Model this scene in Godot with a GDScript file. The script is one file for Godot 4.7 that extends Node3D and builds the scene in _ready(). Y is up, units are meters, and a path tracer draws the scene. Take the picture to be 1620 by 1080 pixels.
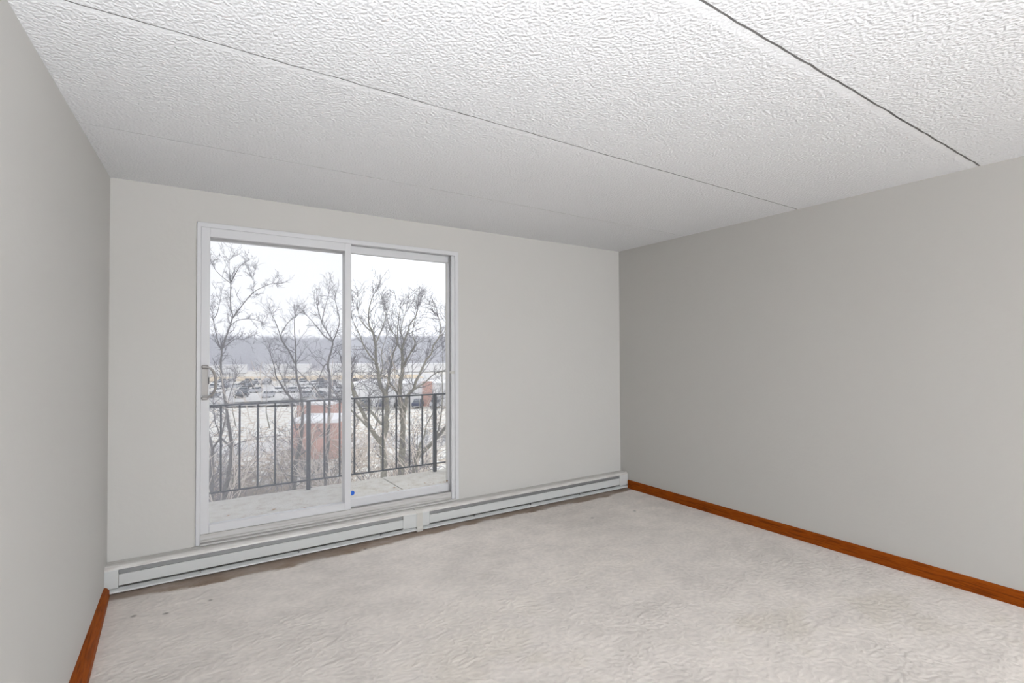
extends Node3D
# An empty carpeted room with a sliding balcony door; bare winter trees, a car park and wooded hills outside.
# x runs along the door wall, y up, z from the door wall (z = 0) towards the camera. Metres.

const H := 2.44
const GROUND := -9.0
const SEAMS := [0.8212, 1.834, 2.8594, 3.885, 4.91, 5.94, 6.96, 7.99, 9.02]

class Geo:
	var v := PackedVector3Array()
	var n := PackedVector3Array()
	var uv := PackedVector2Array()
	var i := PackedInt32Array()
	func poly(pts: Array, out: Vector3):
		var nr := Vector3.ZERO
		for k in pts.size():
			var a: Vector3 = pts[k]
			var b: Vector3 = pts[(k + 1) % pts.size()]
			nr += a.cross(b)
		if nr.length() < 1e-12:
			return
		nr = nr.normalized()
		var p := pts.duplicate()
		if nr.dot(out) < 0:
			p.reverse()
			nr = -nr
		var b0 := v.size()
		for q in p:
			v.append(q)
			n.append(nr)
		for k in range(1, p.size() - 1):
			i.append_array([b0, b0 + k + 1, b0 + k])
	func box(lo: Vector3, hi: Vector3, c := 0.0):
		c = min(c, 0.49 * min(hi.x - lo.x, min(hi.y - lo.y, hi.z - lo.z)))
		var at := func(s: Vector3, axis: int) -> Vector3:
			var r := Vector3.ZERO
			for k in 3:
				var e: float = hi[k] if s[k] > 0 else lo[k]
				r[k] = e if k == axis else e - s[k] * c
			return r
		for a in 3:
			var u := (a + 1) % 3
			var w := (a + 2) % 3
			for s in [-1, 1]:
				var pts := []
				for q in [[-1, -1], [1, -1], [1, 1], [-1, 1]]:
					var g := Vector3.ZERO
					g[a] = s; g[u] = q[0]; g[w] = q[1]
					pts.append(at.call(g, a))
				var o := Vector3.ZERO
				o[a] = s
				poly(pts, o)
		if c <= 0:
			return
		for t in 3:
			var a := (t + 1) % 3
			var b := (t + 2) % 3
			for sa in [-1, 1]:
				for sb in [-1, 1]:
					var g0 := Vector3.ZERO
					g0[a] = sa; g0[b] = sb; g0[t] = -1
					var g1 := g0
					g1[t] = 1
					var o := Vector3.ZERO
					o[a] = sa; o[b] = sb
					poly([at.call(g0, a), at.call(g1, a), at.call(g1, b), at.call(g0, b)], o)
		for sx in [-1, 1]:
			for sy in [-1, 1]:
				for sz in [-1, 1]:
					var g := Vector3(sx, sy, sz)
					poly([at.call(g, 0), at.call(g, 1), at.call(g, 2)], g)
	func prof(pts: Array, o: Vector3, a: Vector3, b: Vector3, x: Vector3, x0: float, x1: float):
		# the outline pts (in a, b) drawn out along x from x0 to x1
		var area := 0.0
		var c := Vector2.ZERO
		for k in pts.size():
			area += (pts[k] as Vector2).cross(pts[(k + 1) % pts.size()])
			c += pts[k]
		for k in pts.size():
			var p: Vector2 = pts[k]
			var q: Vector2 = pts[(k + 1) % pts.size()]
			var d := q - p
			var nn := Vector2(d.y, -d.x) * signf(area)
			var P := o + a * p.x + b * p.y
			var Q := o + a * q.x + b * q.y
			poly([P + x * x0, Q + x * x0, Q + x * x1, P + x * x1], a * nn.x + b * nn.y)
		var tri := Geometry2D.triangulate_polygon(PackedVector2Array(pts))
		for k in range(0, tri.size(), 3):
			for e in [[x0, -1.0], [x1, 1.0]]:
				var f := []
				for j in 3:
					var p: Vector2 = pts[tri[k + j]]
					f.append(o + a * p.x + b * p.y + x * e[0])
				poly(f, x * e[1])
	func tube(pts: PackedVector3Array, r: PackedFloat32Array, sides := 6, cap := false):
		var b0 := v.size()
		var side := Vector3.ZERO
		for k in pts.size():
			var t := (pts[mini(k + 1, pts.size() - 1)] - pts[maxi(k - 1, 0)]).normalized()
			if k == 0:
				side = t.cross(Vector3(0.31, 0.2, 0.93)).normalized()
			side = (side - t * side.dot(t)).normalized()
			var up := t.cross(side)
			for s in sides:
				var an := TAU * s / sides
				var d := side * cos(an) + up * sin(an)
				v.append(pts[k] + d * r[k])
				n.append(d)
		for k in pts.size() - 1:
			for s in sides:
				var a := b0 + k * sides + s
				var b := b0 + k * sides + (s + 1) % sides
				i.append_array([a, a + sides, b, b, a + sides, b + sides])
		if cap:
			for e in [0, pts.size() - 1]:
				var f := []
				for s in sides:
					f.append(v[b0 + e * sides + s])
				poly(f, pts[e] - pts[1 if e == 0 else e - 1])
	func lathe(pr: Array, o: Vector3, sides := 32, y := Vector3.UP, x := Vector3.RIGHT):
		var z := x.cross(y)
		for k in pr.size() - 1:
			var p: Vector2 = pr[k]
			var q: Vector2 = pr[k + 1]
			for s in sides:
				var a0 := TAU * s / sides
				var a1 := TAU * (s + 1) / sides
				var d0 := x * cos(a0) + z * sin(a0)
				var d1 := x * cos(a1) + z * sin(a1)
				var dm := (d0 + d1).normalized()
				var out := dm * (q.y - p.y) - y * (q.x - p.x)
				var f := []
				for w in [o + d0 * p.x + y * p.y, o + d1 * p.x + y * p.y, o + d1 * q.x + y * q.y, o + d0 * q.x + y * q.y]:
					if f.is_empty() or (f[-1] as Vector3).distance_to(w) > 1e-6:
						f.append(w)
				poly(f, out)
	func done() -> ArrayMesh:
		var ar := []
		ar.resize(Mesh.ARRAY_MAX)
		ar[Mesh.ARRAY_VERTEX] = v
		ar[Mesh.ARRAY_NORMAL] = n
		if uv.size() == v.size() and uv.size():
			ar[Mesh.ARRAY_TEX_UV] = uv
		ar[Mesh.ARRAY_INDEX] = i
		var m := ArrayMesh.new()
		m.add_surface_from_arrays(Mesh.PRIMITIVE_TRIANGLES, ar)
		return m

var used := {}
var M := {}
var rng := RandomNumberGenerator.new()
var thinnest := 0.003

func numbered(s: String) -> String:
	var k: int = used.get(s, -1) + 1
	used[s] = k
	return s if k == 0 else "%s_%03d" % [s, k]

func part(called: String, g: Geo, m: Material, parent: Node, kind := "", label := "") -> MeshInstance3D:
	var o := MeshInstance3D.new()
	o.mesh = g.done()
	o.material_override = m
	o.name = numbered(called) if parent == self else called
	parent.add_child(o, true)
	if kind: o.set_meta("kind", kind)
	if label: o.set_meta("label", label)
	return o

func base(called: String, at := Vector3.ZERO, turn := 0.0) -> Node3D:
	var o := Node3D.new()
	o.name = numbered(called)
	add_child(o)
	o.position = at
	o.rotation.y = turn
	return o

func tag(o: Node, label: String, category: String, group := "", kind := ""):
	o.set_meta("label", label)
	o.set_meta("category", category)
	if group: o.set_meta("group", group)
	if kind: o.set_meta("kind", kind)

func struct(o: Node, label: String, category: String):
	tag(o, label, category, "", "structure")

func copy(src: Node3D, called := "") -> Node3D:
	var c := src.duplicate() as Node3D
	c.name = numbered(called if called else String(src.name).trim_suffix("_000"))
	add_child(c)
	return c

func noise(freq: float, oct := 3, seed_ := 1, type := FastNoiseLite.TYPE_SIMPLEX_SMOOTH) -> FastNoiseLite:
	var f := FastNoiseLite.new()
	f.noise_type = type
	f.frequency = freq
	f.fractal_octaves = oct
	f.seed = seed_
	return f

func ntex(f: FastNoiseLite, size := 512, ramp: Array = [], normal := 0.0) -> NoiseTexture2D:
	var t := NoiseTexture2D.new()
	t.width = size
	t.height = size
	t.seamless = true
	t.noise = f
	if ramp:
		var g := Gradient.new()
		g.offsets = PackedFloat32Array(ramp.map(func(r): return r[0]))
		g.colors = PackedColorArray(ramp.map(func(r): return r[1]))
		t.color_ramp = g
	if normal > 0:
		t.as_normal_map = true
		t.bump_strength = normal
	return t

func mat(c: Color, rough := 0.6, metal := 0.0, spec := 0.5) -> StandardMaterial3D:
	var m := StandardMaterial3D.new()
	m.albedo_color = c
	m.roughness = rough
	m.metallic = metal
	m.metallic_specular = spec
	return m

func tri(m: StandardMaterial3D, scale: Vector3, world := true) -> StandardMaterial3D:
	m.uv1_triplanar = true
	m.uv1_world_triplanar = world
	m.uv1_scale = scale
	return m

func relief(m: StandardMaterial3D, t: Texture2D, cm: float) -> StandardMaterial3D:
	m.heightmap_enabled = true
	m.heightmap_texture = t
	m.heightmap_scale = cm
	return m

func c8(r: float, g: float, b: float) -> Color:
	return Color(r / 255.0, g / 255.0, b / 255.0)

func _ready():
	rng.seed = 7
	camera_and_light()
	materials()
	room()
	balcony_door()
	heaters()
	added_lamps()
	balcony()
	land()
	car_park()
	buildings()
	trees()

# ------------------------------------------------------------------ camera, sky, exposure
func camera_and_light():
	var cam := Camera3D.new()
	cam.name = "camera"
	add_child(cam)
	cam.projection = Camera3D.PROJECTION_FRUSTUM
	cam.near = 0.05
	cam.far = 2000.0
	cam.size = 0.05 * 1080.0 / 809.2855
	cam.frustum_offset = Vector2(0.05 * 19.2137 / 809.2855, 0.05 * 5.3198 / 809.2855)
	cam.transform = Transform3D(Basis(Vector3(0.8394, -0.0039, 0.5434), Vector3(-0.0054, 0.9999, 0.0155), Vector3(-0.5434, -0.0159, 0.8393)).orthonormalized(), Vector3(0.3044, 1.3837, 3.8103))
	cam.current = true
	var env := Environment.new()
	env.background_mode = Environment.BG_SKY
	var sk := ProceduralSkyMaterial.new()   # a flat winter overcast, a touch brighter overhead
	sk.sky_top_color = c8(250, 252, 255)
	sk.sky_horizon_color = c8(246, 248, 255)
	sk.ground_horizon_color = c8(200, 200, 200)
	sk.ground_bottom_color = c8(150, 148, 145)
	sk.sky_energy_multiplier = SKY
	sk.ground_energy_multiplier = SKY * 0.6
	var sky := Sky.new()
	sky.sky_material = sk
	env.sky = sky
	env.tonemap_mode = Environment.TONE_MAPPER_LINEAR
	env.tonemap_exposure = EXPOSURE
	env.sdfgi_enabled = true
	env.ssao_enabled = true
	env.ssil_enabled = true
	var we := WorldEnvironment.new()
	we.name = "world"
	we.environment = env
	add_child(we)

const SKY := 1.13
const EXPOSURE := 1.0
const ADDED_LAMP := 8.2
const ADDED_GLOBE := 18.5

# ------------------------------------------------------------------ materials
func materials():
	var wall := mat(c8(198, 196, 192), 0.75, 0, 0.25)
	tri(wall, Vector3.ONE * 1.3)
	relief(wall, ntex(noise(0.035, 3, 3), 512), 0.04)
	M.wall = wall
	var ce := mat(c8(238, 239, 241), 0.9, 0, 0.15)
	tri(ce, Vector3.ONE * 0.2)
	ce.uv1_offset = Vector3(0.1, 0.0, 0.1)
	var cf := noise(0.15, 2, 11)
	cf.domain_warp_enabled = true
	cf.domain_warp_amplitude = 5.0
	cf.domain_warp_frequency = 0.08
	var ct := ntex(cf, 2048)
	ct.seamless_blend_skirt = 0.02
	relief(ce, ct, 0.6)
	M.ceiling = ce
	M.strip = ce.duplicate()
	M.strip.heightmap_scale = 0.3
	M.crack_shade = mat(c8(122, 121, 119), 1.0, 0, 0.0)  # dark colour painted in for the shade inside the open ceiling joints
	M.joint = mat(c8(240, 240, 239), 0.85, 0, 0.2)
	M.frame = mat(c8(207, 207, 209), 0.4, 0, 0.4)
	M.sill = tri(mat(c8(199, 197, 195), 0.5, 0, 0.35), Vector3(0.6, 9, 9))
	M.sill.albedo_texture = ntex(noise(0.02, 4, 5), 256, [[0.0, Color(0.91, 0.9, 0.89)], [0.6, Color.WHITE]])
	M.gasket = mat(c8(110, 110, 110), 0.7)
	var gl := mat(Color(0.95, 0.97, 0.97, 0.045), 0.0, 0, 0.08)
	gl.transparency = BaseMaterial3D.TRANSPARENCY_ALPHA
	M.glass = gl
	var sc := mat(Color(0.62, 0.63, 0.68, 0.12), 0.0, 0, 0.0)
	sc.transparency = BaseMaterial3D.TRANSPARENCY_ALPHA
	M.screen = sc
	M.handle = mat(c8(158, 155, 152), 0.35, 0.1, 0.5)
	M.blue = mat(c8(0, 96, 205), 0.4)
	M.brown = mat(c8(128, 106, 84), 0.6)
	M.heater = mat(c8(198, 200, 199), 0.4, 0, 0.4)
	M.heater_top = tri(mat(c8(208, 206, 202), 0.35, 0, 0.45), Vector3(0.7, 6, 6))
	M.heater_top.albedo_texture = ntex(noise(0.03, 4, 8), 256, [[0.0, Color(0.88, 0.86, 0.85)], [0.55, Color.WHITE]])
	M.damper = mat(c8(122, 122, 122), 0.5, 0.1)
	M.clip = mat(c8(120, 120, 118), 0.5, 0.4)
	M.tape = mat(c8(194, 192, 186), 0.55)
	var wood := tri(mat(c8(255, 255, 255), 0.55, 0, 0.2), Vector3(9, 9, 0.55))
	wood.albedo_texture = ntex(noise(0.012, 5, 21), 512, [[0.0, c8(96, 42, 5)], [0.4, c8(140, 66, 11)], [0.55, c8(154, 77, 15)], [0.75, c8(132, 59, 7)], [1.0, c8(160, 86, 24)]])
	M.wood = wood
	M.iron = mat(c8(64, 67, 76), 0.5, 0.2)
	M.black = mat(c8(30, 30, 32), 0.6)
	M.lampshade = mat(c8(250, 246, 236), 0.5)
	M.steel = mat(c8(150, 150, 150), 0.35, 0.8)
	var cc := tri(mat(c8(255, 255, 255), 0.9, 0, 0.2), Vector3.ONE * 0.7)
	cc.albedo_texture = ntex(noise(0.02, 5, 31), 512, [[0.0, c8(186, 179, 169)], [0.4, c8(206, 202, 196)], [1.0, c8(214, 212, 208)]])
	relief(cc, ntex(noise(0.08, 4, 33), 512), 1.2)
	M.concrete = cc
	var gr := tri(mat(Color.WHITE, 1.0, 0, 0.1), Vector3.ONE * 0.045)
	gr.albedo_texture = ntex(noise(0.03, 5, 41), 512, [[0.0, c8(182, 164, 146)], [0.33, c8(206, 194, 180)], [0.42, c8(228, 226, 221)], [0.8, c8(236, 236, 235)], [1.0, c8(218, 208, 192)]])
	M.ground = gr
	var lot := tri(mat(Color.WHITE, 1.0, 0, 0.1), Vector3.ONE * 0.05)
	lot.albedo_texture = ntex(noise(0.02, 4, 43), 256, [[0.0, c8(206, 205, 206)], [1.0, c8(226, 225, 225)]])
	M.asphalt = lot
	var fi := tri(mat(Color.WHITE, 1.0, 0, 0.1), Vector3.ONE * 0.02)
	fi.albedo_texture = ntex(noise(0.03, 4, 45), 256, [[0.0, c8(200, 180, 152)], [0.5, c8(216, 200, 178)], [1.0, c8(224, 218, 206)]])
	M.field = fi
	var bk := tri(mat(Color.WHITE, 0.95, 0, 0.1), Vector3.ONE * 1.5)
	bk.albedo_texture = ntex(noise(0.05, 4, 51), 256, [[0.0, c8(112, 109, 106)], [0.5, c8(150, 147, 140)], [1.0, c8(168, 170, 152)]])
	M.bark = bk
	var bd := tri(mat(Color.WHITE, 0.95, 0, 0.1), Vector3.ONE * 1.5)
	bd.albedo_texture = ntex(noise(0.05, 4, 53), 256, [[0.0, c8(108, 106, 108)], [1.0, c8(144, 142, 142)]])
	M.bark_dark = bd
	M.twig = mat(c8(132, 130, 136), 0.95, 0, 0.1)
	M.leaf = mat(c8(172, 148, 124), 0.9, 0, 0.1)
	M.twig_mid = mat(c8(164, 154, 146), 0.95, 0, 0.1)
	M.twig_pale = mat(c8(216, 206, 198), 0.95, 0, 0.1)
	M.hazed_ridge_floor = tri(mat(c8(214, 211, 215), 1.0, 0, 0.0), Vector3.ONE * 0.02)  # ridge floor paled so its colour carries the distance haze
	M.hazed_far_twig = mat(c8(226, 227, 233), 1.0, 0, 0.0)  # far twigs whitened: distance haze painted into the colour
	M.brick = tri(mat(Color.WHITE, 0.95, 0, 0.1), Vector3.ONE * 0.3)
	M.brick.albedo_texture = ntex(noise(0.05, 4, 61), 256, [[0.0, c8(190, 150, 142)], [1.0, c8(212, 180, 170)]])
	M.white_wall = mat(c8(232, 232, 234), 0.9)
	M.roof = mat(c8(236, 236, 240), 0.9)
	M.pane_dark = mat(c8(120, 124, 134), 0.3)
	M.tyre = mat(c8(50, 50, 52), 0.9)
	M.car_glass = mat(c8(70, 78, 90), 0.15)

# ------------------------------------------------------------------ room shell
func left_x(y: float, z: float) -> float:
	return lerpf(0.005 - 0.03 * z, 0.006 - 0.0635 * z, y / H)

func right_x(z: float) -> float:
	return 4.262 - 0.0245 * z

const Z0 := -0.2
const Z1 := 10.6

func room():
	# floor
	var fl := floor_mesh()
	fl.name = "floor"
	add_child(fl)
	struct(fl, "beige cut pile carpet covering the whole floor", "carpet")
	# back wall with the door opening
	var g := Geo.new()
	var lo := 0.47
	var hi := 2.335
	g.box(Vector3(-0.1, -0.2, Z0), Vector3(lo, H + 0.1, 0))
	g.box(Vector3(hi, -0.2, Z0), Vector3(4.5, H + 0.1, 0))
	g.box(Vector3(lo, 2.222, Z0), Vector3(hi, H + 0.1, 0))
	g.box(Vector3(lo, -0.2, Z0), Vector3(hi, 0.07, 0))
	struct(part("wall_back", g, M.wall, self), "pale grey wall with the sliding door and heaters", "wall")
	# left wall: a little twisted, as old walls are
	g = Geo.new()
	var nz := 24
	for k in nz:
		var za := lerpf(Z0, Z1, float(k) / nz)
		var zb := lerpf(Z0, Z1, float(k + 1) / nz)
		for j in 6:
			var ya := lerpf(-0.1, H + 0.1, j / 6.0)
			var yb := lerpf(-0.1, H + 0.1, (j + 1) / 6.0)
			g.poly([Vector3(left_x(ya, za), ya, za), Vector3(left_x(ya, zb), ya, zb), Vector3(left_x(yb, zb), yb, zb), Vector3(left_x(yb, za), yb, za)], Vector3.RIGHT)
	g.poly([Vector3(-0.7, -0.1, Z0), Vector3(-0.7, -0.1, Z1), Vector3(-0.7, H + 0.1, Z1), Vector3(-0.7, H + 0.1, Z0)], Vector3.LEFT)
	for z in [Z0, Z1]:
		g.poly([Vector3(-0.7, -0.1, z), Vector3(left_x(-0.1, z), -0.1, z), Vector3(left_x(H + 0.1, z), H + 0.1, z), Vector3(-0.7, H + 0.1, z)], Vector3(0, 0, z - 1))
	struct(part("wall_left", g, M.wall, self), "plain pale grey wall left of the door", "wall")
	g = Geo.new()
	g.prof([Vector2(right_x(Z0), Z0), Vector2(right_x(Z1), Z1), Vector2(4.6, Z1), Vector2(4.6, Z0)], Vector3.ZERO, Vector3.RIGHT, Vector3.BACK, Vector3.UP, -0.1, H + 0.1)
	struct(part("wall_right", g, M.wall, self), "long plain pale grey wall on the right", "wall")
	g = Geo.new()
	g.box(Vector3(-0.7, -0.1, Z1), Vector3(4.6, H + 0.1, Z1 + 0.15))
	struct(part("wall_front", g, M.wall, self), "plain pale grey wall facing the balcony door", "wall")
	ceiling()
	# baseboards
	g = Geo.new()
	g.prof([Vector2(0, 0), Vector2(-0.014, 0), Vector2(-0.014, 0.07), Vector2(-0.011, 0.08), Vector2(-0.006, 0.084), Vector2(0, 0.084)], Vector3(right_x(0.112) + 0.001, 0, 0.112), Vector3.RIGHT, Vector3.UP, Vector3(-0.0245, 0, 1), 0, Z1 - 0.112)
	struct(part("baseboard_right", g, M.wood, self), "orange brown wooden baseboard along the right wall", "baseboard")
	g = Geo.new()
	var rows := []
	for k in 13:
		var z := lerpf(0.115, Z1, k / 12.0)
		var xw := left_x(0.04, z) - 0.004
		rows.append([Vector3(xw, 0.0, z), Vector3(0.029, 0.0, z), Vector3(0.029 - 0.002, 0.034, z), Vector3(lerpf(xw, 0.029, 0.55), 0.05, z), Vector3(left_x(0.055, z) - 0.004, 0.055, z)])
	for k in 12:
		for j in range(1, 4):
			g.poly([rows[k][j], rows[k + 1][j], rows[k + 1][j + 1], rows[k][j + 1]], Vector3(1, 0.6, 0))
	g.poly(rows[0], Vector3.FORWARD)
	g.poly(rows[12], Vector3.BACK)
	struct(part("baseboard_left", g, M.wood, self), "orange brown wooden baseboard along the left wall", "baseboard")

func ceiling():
	var root := base("ceiling")
	struct(root, "white textured plank ceiling with three cracked joints", "ceiling")
	var jit := noise(3.0, 2, 77)
	var edges := [Z0] + SEAMS + [Z1]
	var nx := 120
	for k in edges.size() - 1:
		var za: float = edges[k]
		var zb: float = edges[k + 1]
		var g := Geo.new()
		var s := Geo.new()
		var first := k == 0
		var last := k == edges.size() - 2
		var ja: float = 0.0 if first else [0.0, 0.003, 0.003, 0.0025, 0.003, 0.003, 0.003, 0.003, 0.003, 0.003][k]
		var jb: float = 0.0 if last else [0.003, 0.003, 0.0025, 0.003, 0.003, 0.003, 0.003, 0.003, 0.003, 0.0][k]
		var wide: float = [0.016, 0.026, 0.034, 0.034, 0.034, 0.034, 0.034, 0.034, 0.034, 0.0][k]
		for j in nx:
			var xs := [lerpf(-0.6, 4.5, float(j) / nx), lerpf(-0.6, 4.5, float(j + 1) / nx)]
			var col := []
			for x in xs:
				var a := za + ja + (0.0 if first else jit.get_noise_2d(x * 3, k * 7.0) * 0.004 + 0.0012 * jit.get_noise_2d(x * 9, k * 3.0))
				var b := zb - jb + (0.0 if last else jit.get_noise_2d(x * 3, (k + 1) * 7.0) * 0.004 + 0.0012 * jit.get_noise_2d(x * 9 + 60, k * 3.0))
				var w := wide * (1.0 + 0.12 * jit.get_noise_2d(x, k * 3.0))
				col.append([Vector3(x, H + 0.1, a), Vector3(x, H + (0.0 if first else 0.014), a), Vector3(x, H, a + (0.0 if first else 0.007)), Vector3(x, H, b - w), Vector3(x, H + wide * 0.07, b), Vector3(x, H + 0.1, b)])
			for e in 5:
				var outs: Array = [Vector3.FORWARD, Vector3(0, -1, -0.5), Vector3.DOWN, Vector3(0, -1, 0.1), Vector3.BACK]
				var pts := [col[0][e], col[1][e], col[1][e + 1], col[0][e + 1]]
				if e == 3:
					s.poly(pts, outs[e])
				else:
					g.poly(pts, outs[e])
		g.poly([Vector3(-0.6, H + 0.1, za), Vector3(4.5, H + 0.1, za), Vector3(4.5, H + 0.1, zb), Vector3(-0.6, H + 0.1, zb)], Vector3.UP)
		part("ceiling_panel", g, M.ceiling, root)
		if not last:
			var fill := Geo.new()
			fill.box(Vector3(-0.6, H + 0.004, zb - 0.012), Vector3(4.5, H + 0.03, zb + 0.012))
			part("joint_shade_strip", fill, M.crack_shade, root, "", "dark strip painted for the shade in the crack")
			part("joint_strip", s, M.strip, root, "", "smooth filled edge beside the joint")
	var g := Geo.new()
	g.box(Vector3(-0.7, H + 0.1, Z0), Vector3(4.6, H + 0.2, Z1 + 0.15))
	part("deck", g, M.joint, root)

func floor_mesh() -> MeshInstance3D:
	# the carpet: colour (soiling, wear) and pile relief computed over its whole face, 4.5 mm a pixel
	var X0 := -0.7
	var X1 := 4.6
	var w := 1200
	var h := 2048
	var big := noise(0.9, 3, 91)
	var mid := noise(4.0, 3, 92)
	var fine := noise(22.0, 2, 93)
	var tuft := noise(60.0, 2, 94)
	var dents := [Vector2(0.155, 0.461), Vector2(0.507, 0.485), Vector2(1.662, 0.079), Vector2(3.290, 0.612), Vector2(3.729, 0.677), Vector2(1.482, 0.228), Vector2(0.298, 0.524)]
	var col := PackedByteArray()
	var hei := PackedByteArray()
	col.resize(w * h * 3)
	hei.resize(w * h)
	var at := 0
	for j in h:
		var z := lerpf(Z0, Z1, (j + 0.5) / h)
		for k in w:
			var x := lerpf(X0, X1, (k + 0.5) / w)
			var m := mid.get_noise_2d(x * 0.8, z * 1.3)
			var f := fine.get_noise_2d(x + 0.05 * m, z * 1.5)
			var b := big.get_noise_2d(x, z)
			var t := 1.0 + 0.05 * b + 0.05 * m + 0.045 * f
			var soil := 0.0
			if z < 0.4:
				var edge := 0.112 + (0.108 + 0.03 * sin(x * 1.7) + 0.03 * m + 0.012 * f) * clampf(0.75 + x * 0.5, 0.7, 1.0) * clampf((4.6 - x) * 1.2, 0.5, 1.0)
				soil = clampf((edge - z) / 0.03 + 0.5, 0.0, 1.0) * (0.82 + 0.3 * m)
			var worn := clampf((b + 0.35 * m - 0.12) * 1.6, 0.0, 0.5) * smoothstep(1.0, 2.2, z)
			var deep := 0.0
			if z < 1.6:
				for d in dents:
					var q := Vector2(x - d.x, (z - d.y) * 1.0).length() / 0.012
					if q < 1.6:
						deep = maxf(deep, clampf(1.4 - q, 0.0, 1.0))
			t *= 1.0 - 0.28 * deep
			var c := Color(0.862, 0.832, 0.805)
			c = c.lerp(Color(0.745, 0.715, 0.67), worn)
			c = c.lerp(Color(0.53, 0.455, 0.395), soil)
			col[at * 3] = clampi(int(c.r * t * 255), 0, 255)
			col[at * 3 + 1] = clampi(int(c.g * t * 255), 0, 255)
			col[at * 3 + 2] = clampi(int(c.b * t * 255), 0, 255)
			var e := 0.5 + 0.20 * m + 0.30 * f * (0.55 + 0.9 * absf(b)) + 0.06 * tuft.get_noise_2d(x, z) - 0.5 * deep
			hei[at] = clampi(int(e * 255), 0, 255)
			at += 1
	var mt := mat(Color.WHITE, 1.0, 0, 0.05)
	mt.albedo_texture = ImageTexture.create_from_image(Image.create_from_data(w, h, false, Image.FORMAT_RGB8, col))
	relief(mt, ImageTexture.create_from_image(Image.create_from_data(w, h, false, Image.FORMAT_L8, hei)), 0.85)
	mt.rim_enabled = true
	mt.rim = 0.2
	var g := Geo.new()
	g.poly([Vector3(X0, 0, Z0), Vector3(X1, 0, Z0), Vector3(X1, 0, Z1), Vector3(X0, 0, Z1)], Vector3.UP)
	for p in g.v:
		g.uv.append(Vector2((p.x - X0) / (X1 - X0), (p.z - Z0) / (Z1 - Z0)))
	g.box(Vector3(X0, -0.2, Z0), Vector3(X1, -0.002, Z1 + 0.15))
	while g.uv.size() < g.v.size():
		g.uv.append(Vector2(0.5, 0.5))
	var o := MeshInstance3D.new()
	o.mesh = g.done()
	o.material_override = mt
	return o

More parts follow.
